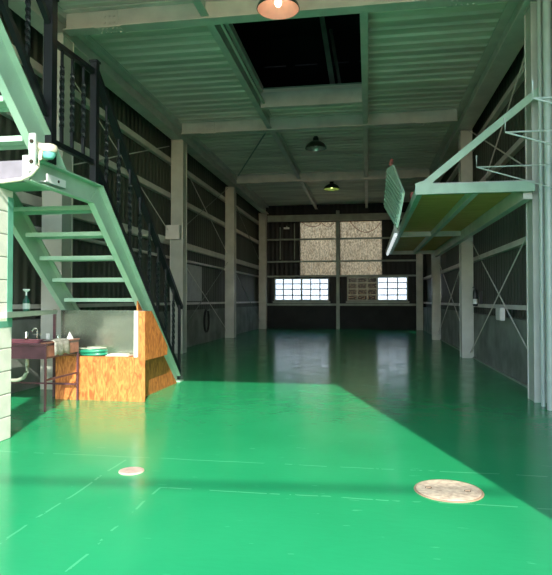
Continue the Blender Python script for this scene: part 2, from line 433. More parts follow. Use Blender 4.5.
hcolumn(1.95, 2.19, 7.21, 7.51, 4.82, 'tall pale green steel column at the platform corner with pipes running down beside it')
hcolumn(1.95, 2.19, 12.49, 12.79, 4.82, 'pale green steel column under the middle of the raised platform')
hcolumn(1.95, 2.19, 17.96, 18.26, 4.82, 'grey-green steel column just past the far end of the raised platform')
hcolumn(1.95, 2.19, 23.65, 23.95, 4.82, 'dim grey column in the back corner on the platform side')
b = nb(); box(b, -1.32, -1.18, YB - 0.16, YB - 0.062, 0, 5.0); tag(obj('back_post', b, 'steel_dark'), 'slim steel post standing between the two beige sheets on the back wall', 'post')

# girders along the eaves
b = nb(); ibeam(b, 'y', -4.34, 4.92, 0.375, 0.26, YF + 0.12, 24.1, 0.02)
box(b, -4.33, -4.22, YF + 0.12, 24.1, 5.20, 5.295)
tag(obj('eaves_girder', b, 'steel'), 'long pale green steel girder along the top of the staircase-side wall', 'girder')
b = nb(); ibeam(b, 'y', 2.04, 4.84, 0.45, 0.30, YF + 0.12, 24.1, 0.02)
tag(obj('eaves_girder', b, 'steel'), 'long pale green steel girder above the raised platform and the pipes', 'girder')

def roof_beam(y, z0, h, w, label, bolts=True, m='steel', x0=-4.205, x1=1.885):
    t = thing('roof_beam', label, 'beam', (-1.1, y, z0), 'steel beams crossing under the ceiling')
    b = nb(); ibeam(b, 'x', y, z0, h, w, x0, x1); obj('beam', b, m, t)
    if bolts:
        for xc in (-3.55, 1.20):
            b = nb(); box(b, xc - 0.19, xc + 0.19, y - w / 2 - 0.001, y + w / 2 + 0.001, z0 - 0.010, z0 - 0.001)
            for i in range(5):
                for dy in (-0.055, 0.055):
                    lathe(b, [(0, -0.012), (0.015, -0.012), (0.015, 0), (0, 0)], (xc - 0.14 + i * 0.07, y + dy, z0 - 0.010), 6)
            obj('splice_plate', b, m, t)
        for xc in (-3.55, 1.20):
            b = nb(); box(b, xc - 0.12, xc + 0.12, y - 0.018, y - 0.007, z0 + 0.03, z0 + h - 0.03)
            for i in range(3):
                for j in range(2):
                    bar(b, (xc - 0.07 + i * 0.07, y - 0.03, z0 + 0.09 + j * 0.09), (xc - 0.07 + i * 0.07, y - 0.018, z0 + 0.09 + j * 0.09), 0.025)
            obj('web_plate', b, m, t)
    return t
roof_beam(7.42, 5.00, 0.29, 0.20, 'wide pale green ceiling beam in front of the dark roof opening')
roof_beam(12.50, 5.00, 0.29, 0.20, 'ceiling beam just past the roof opening, by the unlit grey lamp')
roof_beam(18.05, 5.00, 0.29, 0.20, 'dim ceiling beam beyond the yellow-lit lamp')
b = nb(); ibeam(b, 'x', 24.10, 4.57, 0.27, 0.14, -4.26, 1.94)
tag(obj('roof_beam', b, 'steel_dark'), 'beam running across the top of the back wall over the beige sheets', 'beam', 'steel beams crossing under the ceiling')

# joists between the beams
def joist(x, y0, y1, label, z0=5.02, h=0.27, w=0.11):
    b = nb(); ibeam(b, 'y', x, z0, h, w, y0, y1, 0.012, 0.008)
    return tag(obj('ceiling_joist', b, 'steel'), label, 'joist', 'joists between the ceiling beams')
joist(-2.14, YF + 0.15, 7.31, 'short ceiling joist end showing before the first wide beam, above the staircase side')
joist(-2.14, 7.53, 12.39, 'green joist with a thin double rail edging the roof opening on the staircase side')
joist(-0.04, 7.53, 12.39, 'green joist edging the roof opening on the platform side')
joist(-2.14, 12.61, 17.94, 'dim ceiling joist past the unlit lamp, toward the staircase wall', 5.06, 0.23)
joist(-0.04, 12.61, 17.94, 'dim ceiling joist past the unlit lamp, toward the platform', 5.06, 0.23)
joist(-2.14, 18.16, 24.02, 'farthest dark joist over the back wall, staircase side', 5.06, 0.23)
joist(-0.04, 18.16, 24.02, 'farthest dark joist over the back wall, platform side', 5.06, 0.23)
b = nb()
prism(b, [(10.93 + p, 5.0 + q) for p, q in ((0, 0), (0.12, 0), (0.12, 0.012), (0.012, 0.012), (0.012, 0.28), (0.12, 0.28), (0.12, 0.292), (0, 0.292))], 'x', -2.075, -0.10)
tag(obj('opening_header', b, 'steel'), 'light green channel closing the far edge of the dark roof opening', 'beam')
b = nb(); box(b, -2.07, -0.10, 10.975, 11.0, 5.372, 5.40); tag(obj('opening_upstand', b, 'steel_dark'), 'low grey upstand board above the far edge of the roof opening', 'board')
b = nb(); box(b, -2.02, -1.985, 7.62, 10.92, 5.06, 5.11); box(b, -2.075, -2.02, 7.62, 10.92, 5.30, 5.42)
tag(obj('opening_side_rail', b, 'steel'), 'thin double rail along the staircase-side edge of the roof opening', 'rail')
# attic posts
b = nb(); bar(b, (-0.95, 12.05, 7.24), (-0.66, 11.46, 5.38), 0.14, 0.10); tag(obj('attic_strut', b, 'steel_dark'), 'broad grey strut leaning in the dark attic above the roof opening', 'strut')
b = nb(); bar(b, (-0.80, 12.60, 7.24), (-0.52, 11.42, 5.38), 0.06, 0.05); tag(obj('attic_strut', b, 'steel_dark'), 'thin grey strut beside the broader strut in the dark attic', 'strut')

# bracing tube seen on the ceiling by the staircase wall
b = nb(); tube(b, [(-4.1, 17.8, 5.22), (-2.2, 12.8, 5.22)], 0.02, 6)
tag(obj('ceiling_brace_rod', b, 'steel_dark'), 'thin brace rod running diagonally under the dim ceiling between second and third beams', 'rod')

# ------------------------------------------------------------------ wall rails
def rail(name, x, w, z0, h, y0, y1, label, m='steel', group='horizontal rails along the side walls'):
    b = nb(); s = 1 if w > 0 else -1
    prism(b, [(x, z0), (x + w, z0), (x + w, z0 + 0.012), (x + s * 0.012, z0 + 0.012), (x + s * 0.012, z0 + h - 0.012), (x + w, z0 + h - 0.012), (x + w, z0 + h), (x, z0 + h)], 'y', y0, y1)
    return tag(obj(name, b, m), label, 'wall rail', group)
for z, h, m, l in ((4.45, 0.12, 'steel', 'highest rail on the staircase-side wall, just under the long girder'),
                (3.62, 0.12, 'steel', 'second rail from the top on the staircase-side wall'),
                (2.20, 0.05, 'steel', 'thin rail on the staircase-side wall below the broad one'),
                (1.10, 0.06, 'steel', 'lowest rail on the staircase-side wall, above the concrete')):
    rail('wall_rail', -4.585, -0.10, z, h, 5.0, 24.1, l, m)
rail('wall_rail', -4.585, -0.10, 2.53, 0.15, 5.0, 24.1, 'broad light rail at mid height on the staircase-side wall')
for z, h, l in ((4.55, 0.10, 'highest rail on the platform-side wall below the girder'),
                (3.55, 0.10, 'rail on the platform-side wall seen behind the diagonal platform brace'),
                (2.05, 0.09, 'rail on the platform-side wall just below the raised platform'),
                (1.07, 0.07, 'lowest rail on the platform-side wall, above the concrete')):
    rail('wall_rail', 2.255, 0.09, z, h, 7.6, 24.1, l, 'steel')
def brail(z, h, l, x0=XL + 0.12, x1=XR - 0.12):
    b = nb(); box(b, x0, x1, YB - 0.055, YB - 0.002, z, z + h)
    tag(obj('wall_rail', b, 'steel_dark'), l, 'wall rail', 'horizontal rails across the back wall')
brail(3.78, 0.07, 'upper rail crossing the beige sheets on the back wall')
brail(2.83, 0.07, 'lower rail crossing the beige sheets on the back wall')
brail(2.20, 0.07, 'rail directly over both back windows')
brail(0.98, 0.09, 'rail under the back windows along the dark lower wall')

# brace rods
def rod(p0, p1, r, label, m='steel'):
    b = nb(); tube(b, [p0, p1], r, 6); tag(obj('brace_rod', b, m), label, 'brace rod', 'diagonal steel brace rods on the walls')
rod((2.12, 7.53, 2.35), (2.12, 12.46, 0.12), 0.011, 'pale brace rod on the platform side falling away from the tall piped column')
rod((2.15, 7.53, 0.22), (2.15, 12.46, 2.45), 0.011, 'pale brace rod rising away from the foot of the tall piped column')
rod((2.12, 12.82, 2.35), (2.12, 17.93, 0.2), 0.011, 'brace rod falling away behind the middle platform column')
rod((2.15, 12.82, 0.2), (2.15, 17.93, 2.35), 0.011, 'brace rod rising away behind the middle platform column')
rod((2.12, 7.53, 4.78), (2.12, 12.46, 2.75), 0.012, 'upper brace rod above the raised platform falling away from the tall column')
rod((2.15, 7.53, 2.75), (2.15, 12.46, 4.78), 0.012, 'upper brace rod above the raised platform rising away from the tall column')
rod((-4.50, 12.82, 4.85), (-4.50, 17.93, 2.75), 0.012, 'bright brace rod high on the staircase-side wall past the boxed column')
rod((-4.47, 12.82, 2.75), (-4.47, 17.93, 4.85), 0.010, 'brace rod high on the staircase-side wall rising away past the boxed column', 'steel_dark')
rod((-4.50, 12.82, 2.45), (-4.50, 17.93, 0.25), 0.010, 'brace rod low on the staircase-side wall falling away past the boxed column')
rod((-4.47, 12.82, 0.25), (-4.47, 17.93, 2.45), 0.010, 'brace rod low on the staircase-side wall rising away past the boxed column', 'steel_dark')
rod((-4.50, 7.53, 3.1), (-4.50, 12.46, 4.75), 0.012, 'brace rod behind the black railing rising to the boxed column')
rod((-4.47, 7.53, 4.85), (-4.47, 12.46, 2.75), 0.010, 'brace rod behind the black railing falling to the boxed column')
rod((-4.50, 18.30, 2.5), (-4.50, 23.7, 0.3), 0.012, 'brace rod on the staircase-side wall in the farthest bay', 'steel_dark')
rod((-4.50, 18.30, 4.8), (-4.50, 23.7, 2.8), 0.012, 'upper brace rod on the staircase-side wall in the farthest bay', 'steel_dark')

# small fittings on the walls
t = thing('junction_box', 'small pale box where the brace rods cross above the concrete', 'box', (2.10, 9.5, 0.95))
b = nb(); box(b, 2.03, 2.10, 9.30, 9.62, 0.90, 1.10); obj('body', b, 'steel', t, bev=0.005)
b = nb(); box(b, 2.022, 2.029, 9.32, 9.60, 0.92, 1.08); obj('cover', b, 'steel', t)
t = thing('fire_extinguisher', 'small black cylinder with a white label on the wall by the middle platform column', 'extinguisher', (2.12, 11.9, 1.10))
b = nb(); lathe(b, [(0, 0), (0.042, 0.0), (0.048, 0.02), (0.048, 0.26), (0.04, 0.31), (0.02, 0.335), (0.02, 0.36), (0, 0.36)], (2.12, 11.9, 1.10), 16); obj('cylinder', b, 'black', t, True)
b = nb(); lathe(b, [(0.049, 0.04), (0.050, 0.04), (0.050, 0.14), (0.049, 0.14), (0.049, 0.04)], (2.12, 11.9, 1.10), 16); obj('label_band', b, 'white', t, True)
b = nb(); bar(b, (2.12, 11.9, 1.462), (2.07, 11.9, 1.475), 0.02); obj('valve_handle', b, 'black', t)
b = nb(); box(b, 2.19, 2.255, 11.86, 11.94, 1.14, 1.4); obj('wall_bracket', b, 'black', t)

t = thing('switch_box', 'small grey box fixed to the side of the second column on the staircase side', 'box', (-4.5, 12.42, 2.6))
b = nb(); box(b, -4.53, -4.20, 12.33, 12.475, 2.60, 2.92); obj('body', b, 'steel', t, bev=0.006)
b = nb(); box(b, -4.515, -4.215, 12.322, 12.329, 2.62, 2.90); obj('door', b, 'steel', t)
b = nb(); tube(b, [(-4.44, 12.42, 2.60), (-4.44, 12.42, 1.2)], 0.015, 8); obj('conduit', b, 'steel', t)
b = nb(); box(b, -4.58, -4.555, 14.0, 15.3, 1.19, 2.14); tag(obj('board', b, 'offwhite'), 'pale rectangular board fixed on the staircase-side wall past the boxed column', 'board')

t = thing('wall_hose', 'black hose coiled and hung low on the staircase-side wall below the pale board', 'hose', (-4.5, 15.6, 0.3))
b = nb(); pts = []
for i in range(97):
    a = i / 96 * 2 * PI * 4; r = 0.27 + 0.02 * math.sin(a * 1.7)
    pts.append((-4.53 + 0.012 * (i / 24), 15.6 + r * 0.85 * math.cos(a), 0.64 + r * 1.15 * math.sin(a)))
tube(b, pts, 0.014, 6); obj('coil', b, 'hosek', t, True)
b = nb(); bar(b, (-4.60, 15.6, 0.93), (-4.42, 15.6, 0.93), 0.025); bar(b, (-4.42, 15.6, 0.92), (-4.42, 15.6, 0.98), 0.02); obj('hook', b, 'steel_dark', t)

t = thing('wall_light', 'tiny white fitting high in the dark corner of the back wall', 'light', (-3.44, 24.15, 4.25))
b = nb(); box(b, -3.56, -3.32, 24.08, 24.19, 4.26, 4.33); obj('housing', b, 'white', t, bev=0.01)
b = nb(); box(b, -3.46, -3.42, 24.15, 24.25, 4.33, 4.40); obj('bracket', b, 'steel_dark', t)
for x, z0, z1, l in ((-3.72, 2.95, 4.35, 'thin vertical conduit under the tiny white fitting, farther from the beige sheet'), (-3.10, 2.95, 4.5, 'thin vertical conduit on the back wall next to the beige sheet')):
    b = nb(); tube(b, [(x, 24.16, z0), (x, 24.16, z1)], 0.022, 8); tag(obj('conduit', b, 'steel_dark'), l, 'conduit', 'conduits on the back wall')
def cable(pts, l):
    b = nb(); P = [Vector(p) for p in pts]; out = []
    for i in range(len(P) - 1):
        p0, p1, p2, p3 = P[max(i - 1, 0)], P[i], P[i + 1], P[min(i + 2, len(P) - 1)]
        for k in range(8):
            s = k / 8; out.append(0.5 * ((2 * p1) + (p2 - p0) * s + (2 * p0 - 5 * p1 + 4 * p2 - p3) * s * s + (3 * p1 - p0 - 3 * p2 + p3) * s ** 3))
    out.append(P[-1]); tube(b, out, 0.016, 6)
    tag(obj('cable', b, 'rust'), l, 'cable', 'cables sagging over the beige sheets')
y = 24.17
cable([(-2.80, y, 4.56), (-2.55, y, 4.40), (-2.3, y, 4.34), (-2.05, y, 4.40), (-1.95, y, 4.50), (-1.80, y, 4.38), (-1.60, y, 4.32), (-1.42, y, 4.50)], 'reddish cable sagging in two shallow loops over the beige sheet by the bright window')
cable([(-0.75, y, 4.56), (-0.5, y, 4.25), (-0.1, y, 4.06), (0.3, y, 4.20), (0.5, y, 4.45)], 'reddish cable sagging in one deep loop over the beige sheet beside the platform')

# ------------------------------------------------------------------ downpipe and conduit by the tall column
t = thing('downpipe', 'thick pale green pipe running floor to ceiling next to the tall column', 'pipe', (2.0, 6.75, 0))
b = nb(); tube(b, [(2.0, 6.75, 0.0), (2.0, 6.75, 4.82)], 0.044, 16); obj('pipe', b, 'pipe', t, True)
for z in (0.36, 1.75, 3.30, 4.0):
    b = nb(); tube(b, [(2.0, 6.75, z - 0.035), (2.0, 6.75, z + 0.035)], 0.050, 16); obj('coupling', b, 'pipe', t, True)
for z in (1.2, 2.9):
    b = nb(); box(b, 2.045, 2.36, 6.73, 6.77, z, z + 0.03); obj('clip', b, 'steel_dark', t)
b = nb(); tube(b, [(1.985, 6.98, 0), (1.985, 6.98, 4.82)], 0.026, 12); tag(obj('conduit', b, 'pipe', None, True), 'slim pale pipe between the thick downpipe and the tall column', 'pipe')

# ------------------------------------------------------------------ wire hanging brackets above the platform
def wire_bracket(y, l, first=[None]):
    z = 2.70
    if first[0] is None:
        t = thing('wire_bracket', l, 'bracket', (2.3, y, z), 'wire hanging brackets on the platform-side wall')
        b = nb(); tube(b, [(1.20, y, z + 0.13), (1.20, y, z), (2.32, y, z)], 0.008, 6); obj('arm', b, 'pipe', t)
        b = nb(); tube(b, [(1.205, y, z), (2.32, y, z - 0.36)], 0.008, 6); obj('brace', b, 'pipe', t)
        b = nb(); box(b, 2.32, 2.35, y - 0.03, y + 0.03, z - 0.40, z + 0.05); obj('wall_plate', b, 'steel', t)
        first[0] = t; return t
    s = first[0]; t = s.copy(); C.objects.link(t); t.location = (2.3, y, z); t['label'] = l
    for ch in s.children:
        c = ch.copy(); C.objects.link(c); c.parent = t; c.matrix_parent_inverse = ch.matrix_parent_inverse.copy()
    return t
wire_bracket(6.60, 'thin wire bracket whose tip is farthest from the tall column, over the platform front beam')
wire_bracket(5.26, 'middle thin wire bracket of the three poking past the tall column')
wire_bracket(4.40, 'thin wire bracket whose tip shows against the tall column, by the diagonal brace top')

# ------------------------------------------------------------------ raised platform
P = thing('raised_platform', 'green steel platform with a plywood deck hung above the floor between the wall columns', 'platform', (1.2, 7.15, 2.5))
PX0, PX1, PY0, PY1 = 0.59, 1.93, 7.06, 16.35
def chan_x(bm, x0, x1, y, z0, z1, d=0.07, s=1):
    prism(bm, [(y, z0), (y + s * d, z0), (y + s * d, z0 + 0.012), (y + s * 0.012, z0 + 0.012), (y + s * 0.012, z1 - 0.012), (y + s * d, z1 - 0.012), (y + s * d, z1), (y, z1)], 'x', x0, x1)
b = nb(); chan_x(b, PX0 + 0.07, PX1 + 0.01, PY0, 2.50, 2.62); obj('front_beam', b, 'platgreen', P)
b = nb(); box(b, PX0, PX0 + 0.07, PY0, PY1, 2.50, 2.62); obj('edge_beam', b, 'platgreen', P, bev=0.006)
b = nb(); box(b, 1.83, PX1, PY0 + 0.08, PY1, 2.42, 2.62); obj('ledger_beam', b, 'steel', P)
b = nb(); box(b, 1.25, 1.32, PY0 + 0.08, PY1 - 0.06, 2.50, 2.595); obj('joist', b, 'steel', P)
for y0 in (11.75,):
    b = nb(); box(b, PX0 + 0.071, 1.249, y0, y0 + 0.10, 2.50, 2.595); box(b, 1.321, 1.829, y0, y0 + 0.10, 2.50, 2.595); obj('cross_beam', b, 'steel', P)
b = nb(); box(b, PX0 + 0.071, 1.829, PY1 - 0.055, PY1, 2.50, 2.62); obj('cross_beam', b, 'steel', P)
b = nb(); box(b, PX0 + 0.071, 1.829, PY0 + 0.08, PY1 - 0.06, 2.596, 2.616); o = obj('deck_board', b, 'plyo', P); o['label'] = 'olive-brown plywood deck'
b = nb(); box(b, 0.595, PX1, PY0 + 0.01, PY0 + 0.05, 2.621, 2.633); obj('nosing', b, 'offwhite', P)
b = nb(); bar(b, (0.66, PY0 + 0.03, 2.60), (2.0, PY0 + 0.03, 3.69), 0.05, 0.085); obj('brace', b, 'platgreen', P)
b = nb(); prism(b, [(0.57, 2.495), (0.72, 2.495), (0.80, 2.625), (0.65, 2.655), (0.57, 2.63)], 'y', PY0 - 0.012, PY0 - 0.001); obj('gusset_plate', b, 'platgreen', P)
t = thing('fluorescent_fitting', 'long white strip light fixed along the far outer edge of the platform', 'light', (0.47, 13.6, 2.5))
b = nb(); prism(b, [(0.49, 2.50), (0.585, 2.50), (0.585, 2.62), (0.49, 2.60)], 'y', 11.0, 16.0); obj('housing', b, 'white', t)
b = nb(); tube(b, [(0.53, 11.1, 2.468), (0.53, 15.9, 2.468)], 0.030, 12); obj('tube', b, 'tube', t, True)
b = nb(); box(b, 0.485, 0.588, 10.96, 10.999, 2.49, 2.635); obj('end_cap', b, 'offwhite', t)

# ribbed panel leaning off the platform edge
t = thing('ribbed_panel', 'green ribbed sheet panel leaning steeply off the outer edge of the platform', 'panel', (0.37, 8.6, 2.5))
A = [Vector(p) for p in ((0.306, 9.2, 3.31), (0.380, 9.0, 3.32), (0.480, 8.0, 2.70), (0.385, 8.0, 2.22), (0.257, 9.2, 2.70))]
O = A[0]; U = A[2] - A[1]; V = A[4] - A[0]
n = U.cross(V).normalized()
if n.y > 0: n = -n
b = nb(); back = [p - n * 0.03 for p in A]
va = [b.verts.new(p) for p in A]; vb = [b.verts.new(p) for p in back]
b.faces.new(va); b.faces.new(list(reversed(vb)))
for i in range(5): b.faces.new((va[i], vb[i], vb[(i + 1) % 5], va[(i + 1) % 5]))
obj('sheet', b, 'greenpanel', t)
b = nb()
for i in range(9):
    s = (i + 0.6) / 9.6
    p0 = A[0].lerp(A[4], s) + n * 0.008; p1 = A[2].lerp(A[3], s) + n * 0.008
    q = p0.lerp(p1, 0.03); bar(b, q, p0.lerp(p1, 0.97), 0.022)
obj('rib', b, 'greenpanel', t)
b = nb(); sd = [(0.484, 8.05, 2.68), (0.497, 8.5, 2.60), (0.440, 8.5, 2.23), (0.392, 8.05, 2.25)]
va = [b.verts.new(p) for p in sd]; vb = [b.verts.new((p[0] - 0.002, p[1] + 0.05, p[2])) for p in sd]
b.faces.new(va); b.faces.new(list(reversed(vb)))
for i in range(4): b.faces.new((va[i], vb[i], vb[(i + 1) % 4], va[(i + 1) % 4]))
obj('side_board', b, 'greenpanel', t)
b = nb(); bar(b, (0.35, 9.08, 3.33), (0.38, 9.05, 3.43), 0.10, 0.05); o = obj('end_block', b, 'redb', t, bev=0.01); o['label'] = 'dull red block on the top corner'
b = nb(); box(b, 0.592, 0.65, 8.1, 8.35, 2.622, 2.72); tag(obj('timber_block', b, 'redb'), 'small reddish block lying on the platform edge beside the ribbed panel', 'block')

# ------------------------------------------------------------------ staircase
ST = thing('staircase', 'light green open-tread steel staircase with a landing and black railing', 'staircase', (-3.33, 6.8, 0))
XR_, XL_ = -2.80, -3.85
def stringer(name, xo, xi, low, up, fl=0.055, wd=-1):
    """channel: web plate plus two flanges. low/up: (y,z) polylines; xo outer face, xi web side"""
    b = nb()
    poly = low + list(reversed(up)); s = 1 if xo > xi else -1
    prism(b, poly, 'x', xi, xi + s * 0.012)
    t = 0.014
    def strip(line, sg):
        pts = []
        for i, p in enumerate(line):
            pts.append(p)
        off = []
        for i, p in enumerate(line):
            a = Vector(line[max(i - 1, 0)]); c = Vector(line[min(i + 1, len(line) - 1)]); d = (c - a).normalized()
            nn = Vector((-d.y, d.x)) * sg * t; off.append((p[0] + nn.x, p[1] + nn.y))
        for i in range(len(line) - 1):
            prism(b, [line[i], line[i + 1], off[i + 1], off[i]], 'x', xi + s * 0.012, xo)
    # direction of polyline goes from landing to floor (y up, z down): normal sign
    strip(low, 1); strip(up, -1)
    return obj(name, b, 'stair', ST)
f_low = [(5.51, 2.225), (8.10, 0.0)]; f_up = [(5.72, 2.445), (8.30, 0.085)]
def flight_stringer(xo, xi):
    b = nb(); s = 1 if xo > xi else -1
    prism(b, [(5.51, 2.225), (8.10, 0.0), (8.30, 0.0), (8.30, 0.085), (5.72, 2.445)], 'x', xi, xi + s * 0.012)
    for (p, q, dy, dz) in (((5.51, 2.225), (8.10, 0.0), 0.010, 0.012), ((5.72, 2.445), (8.30, 0.085), -0.010, -0.012)):
        prism(b, [p, q, (q[0] + dy, q[1] + abs(dz) if dz > 0 else q[1] + dz), (p[0] + dy, p[1] + dz)], 'x', xi + s * 0.012, xo)
    return obj('stringer', b, 'stair', ST)
flight_stringer(-2.80, -2.87); flight_stringer(-3.85, -3.92)
def land_stringer(xo, xi):
    b = nb(); s = 1 if xo > xi else -1
    prism(b, [(4.40, 2.225), (5.505, 2.225), (5.712, 2.445), (4.40, 2.445)], 'x', xi, xi + s * 0.012)
    prism(b, [(4.40, 2.225), (5.505, 2.225), (5.517, 2.238), (4.40, 2.238)], 'x', xi + s * 0.012, xo)
    prism(b, [(4.40, 2.432), (5.700, 2.432), (5.712, 2.445), (4.40, 2.445)], 'x', xi + s * 0.012, xo)
    return obj('landing_beam', b, 'stair', ST)
land_stringer(-2.80, -2.87); land_stringer(-3.85, -3.92)
SL2 = 1.24
def up_stringer(xo, xi):
    b = nb(); s = 1 if xo > xi else -1
    L0, U0 = (4.52, 2.447), (4.97, 2.447); dy = -2.93; dz = 2.79
    L1, U1 = (L0[0] + dy, L0[1] + dz), (U0[0] + dy, U0[1] + dz)
    prism(b, [L0, U0, U1, L1], 'x', xi, xi + s * 0.012)
    prism(b, [L0, (L0[0] + 0.016, L0[1]), (L1[0] + 0.016, L1[1]), L1], 'x', xi + s * 0.012, xo)
    prism(b, [(U0[0] - 0.016, U0[1]), U0, U1, (U1[0] - 0.016, U1[1])], 'x', xi + s * 0.012, xo)
    return obj('stringer', b, 'stair', ST)
up_stringer(-2.80, -2.87); up_stringer(-3.85, -3.92)
# treads, lower flight (pan treads with a folded lip facing the low side of the view)
for k in range(9):
    y, z = 5.66 + 0.282 * k, 2.185 - 0.247 * k
    b = nb()
    box(b, -3.849, -2.871, y, y + 0.27, z + 0.035, z + 0.047)
    box(b, -3.849, -2.871, y, y + 0.012, z, z + 0.035)
    box(b, -3.849, -2.871, y + 0.258, y + 0.27, z, z + 0.035)
    obj('tread', b, 'stair', ST)
for k in range(9):
    y, z = 4.62 - 0.26 * k, 2.56 + 0.247 * k
    b = nb()
    box(b, -3.849, -2.871, y - 0.25, y, z + 0.035, z + 0.047); box(b, -3.849, -2.871, y - 0.25, y - 0.238, z, z + 0.035); box(b, -3.849, -2.871, y - 0.012, y, z, z + 0.035)
    obj('tread', b, 'stair', ST)
b = nb(); box(b, -3.849, -2.871, 4.46, 5.66, 2.40, 2.412); obj('landing_plate', b, 'stair', ST)
b = nb(); chan_x(b, -4.30, -2.871, 4.385, 2.225, 2.40, 0.06); o = obj('landing_cross_beam', b, 'lilac', ST); o['label'] = 'whitish cross beam at the front of the landing'
b = nb(); box(b, -2.805, -2.745, 4.362, 4.384, 2.30, 2.62); box(b, -2.87, -2.805, 4.375, 4.384, 2.225, 2.44)
o = obj('joint_plate', b, 'pipe', ST)
for z in (2.38, 2.55):
    bb = nb(); lathe(bb, [(0, 0), (0.017, 0), (0.017, 0.012), (0, 0.012)], (0, 0, 0), 6)
    bmesh.ops.rotate(bb, verts=bb.verts, matrix=Matrix.Rotation(PI / 2, 3, 'X')); bmesh.ops.translate(bb, verts=bb.verts, vec=(-2.775, 4.361, z))
    obj('bolt', bb, 'holed', o)
b = nb(); box(b, -2.862, -2.79, 4.62, 4.93, 2.262, 2.275); box(b, -2.80, -2.788, 4.62, 4.93, 2.262, 2.335)
o = obj('bracket_plate', b, 'white', ST)
bb = nb(); tube(bb, [(-2.787, 4.80, 2.30), (-2.780, 4.80, 2.30)], 0.014, 8); obj('bolt', bb, 'holed', o)
b = nb(); box(b, -2.88, -2.76, 8.16, 8.33, 0.0, 0.014); obj('base_plate', b, 'stair', ST)

# railing
XRl = -2.835
RL = None
b = nb()
def hr(bm, p, q, w=0.045, h=0.03): bar(bm, (XRl, *p), (XRl, *q), w, h)
hr(b, (5.58, 3.64), (8.40, 1.10), 0.075, 0.055); hr(b, (4.72, 3.58), (5.58, 3.62), 0.05, 0.045)
hr(b, (4.70, 3.72), (3.05, 5.24), 0.05, 0.045)
RL = obj('handrail', b, 'black', ST)
b = nb()
hr(b, (5.58, 2.64), (8.33, 0.13), 0.06, 0.06); hr(b, (4.72, 2.66), (5.58, 2.66), 0.045, 0.05); hr(b, (4.68, 2.88), (2.50, 5.20), 0.045, 0.05)
obj('lower_rail', b, 'black', ST)
for y, z0, z1, w in ((5.58, 2.446, 3.72, 0.07), (4.73, 2.446, 3.95, 0.085), (8.33, 0.0, 1.16, 0.035)):
    b = nb(); bar(b, (XRl, y, z0), (XRl, y, z1), w); bar(b, (XRl, y, z1), (XRl, y, z1 + 0.02), w + 0.02); obj('newel', b, 'black', ST)
def bal(y, z0, z1):
    b = nb(); d = z1 - z0
    bar(b, (XRl, y, z0), (XRl, y, z0 + d * .18), 0.028); bar(b, (XRl, y, z0 + d * .18), (XRl, y, z0 + d * .82), 0.034, None, 2.0, 30); bar(b, (XRl, y, z0 + d * .82), (XRl, y, z1), 0.022)
    obj('baluster', b, 'black', ST)
for y in (4.93, 5.12, 5.34): bal(y, 2.68, 3.58)
for i in range(8):
    y = 5.86 + i * 0.315
    bal(y, 2.64 - (y - 5.58) * 0.913 + 0.02, 3.64 - (y - 5.58) * 0.9 - 0.02)
for y in (4.38, 4.08, 3.78, 3.48): bal(y, 2.90 + (4.68 - y) * 1.064, 3.70 + (4.70 - y) * 0.92)

# lamp on the landing
t = thing('bulkhead_lamp', 'round cream lamp with a cyan glass bottom on the landing corner', 'lamp', (-2.74, 4.56, 2.5))
b = nb(); lathe(b, [(0, 0.055), (0.05, 0.055), (0.068, 0.045), (0.076, 0.02), (0.072, -0.005), (0.066, -0.015), (0, -0.015)], (-2.705, 4.50, 2.50), 20); obj('housing', b, 'cream', t, True)
b = nb(); lathe(b, [(0.060, -0.016), (0.058, -0.04), (0.04, -0.065), (0.0, -0.075)], (-2.705, 4.50, 2.50), 20); obj('lamp_glass', b, 'cyan', t, True)
b = nb(); tube(b, [(-2.75, 4.49, 2.525), (-2.795, 4.44, 2.525)], 0.04, 14); box(b, -2.798, -2.77, 4.40, 4.60, 2.447, 2.57); obj('arm', b, 'cream', t)
b = nb()
pts = [(-2.69, 4.36, 2.46), (-2.69, 4.345, 2.40), (-2.705, 4.34, 2.33), (-2.76, 4.335, 2.265), (-2.85, 4.335, 2.228), (-3.02, 4.345, 2.215), (-3.2, 4.345, 2.212), (-4.2, 4.345, 2.212)]
tube(b, pts, 0.017, 10); tag(obj('lamp_conduit', b, 'cream', None, True), 'cream conduit curving from the round lamp along the landing beam', 'conduit')

# ------------------------------------------------------------------ block pier
t = thing('block_pier', 'cream painted concrete block pier under the stair landing', 'pier', (-3.3, 4.7, 0))
b = nb(); X0, X1, Y0, Y1 = -3.33, -3.13, 3.85, 4.64
zz = 0.0
while zz < 2.19:
    z1 = min(zz + 0.192, 2.195); box(b, X0, X1, Y0, Y1, zz, z1); zz += 0.20
obj('block', b, 'block', t, bev=0.006)
b = nb(); box(b, X0 + 0.004, X1 - 0.004, Y0 + 0.004, Y1 - 0.004, 0, 2.19); obj('mortar_joint', b, 'joint', t)
b = nb(); box(b, X1 + 0.0005, X1 + 0.004, Y1 - 0.075, Y1, 0.98, 2.13); box(b, X1 + 0.0005, X1 + 0.004, Y0, Y1 - 0.0755, 0.98, 1.035); box(b, X1 + 0.0005, X1 + 0.004, Y0, Y0 + 0.06, 1.0355, 2.13)
o = obj('painted_border', b, 'greenband', t); o['label'] = 'green painted border on the cream blocks'

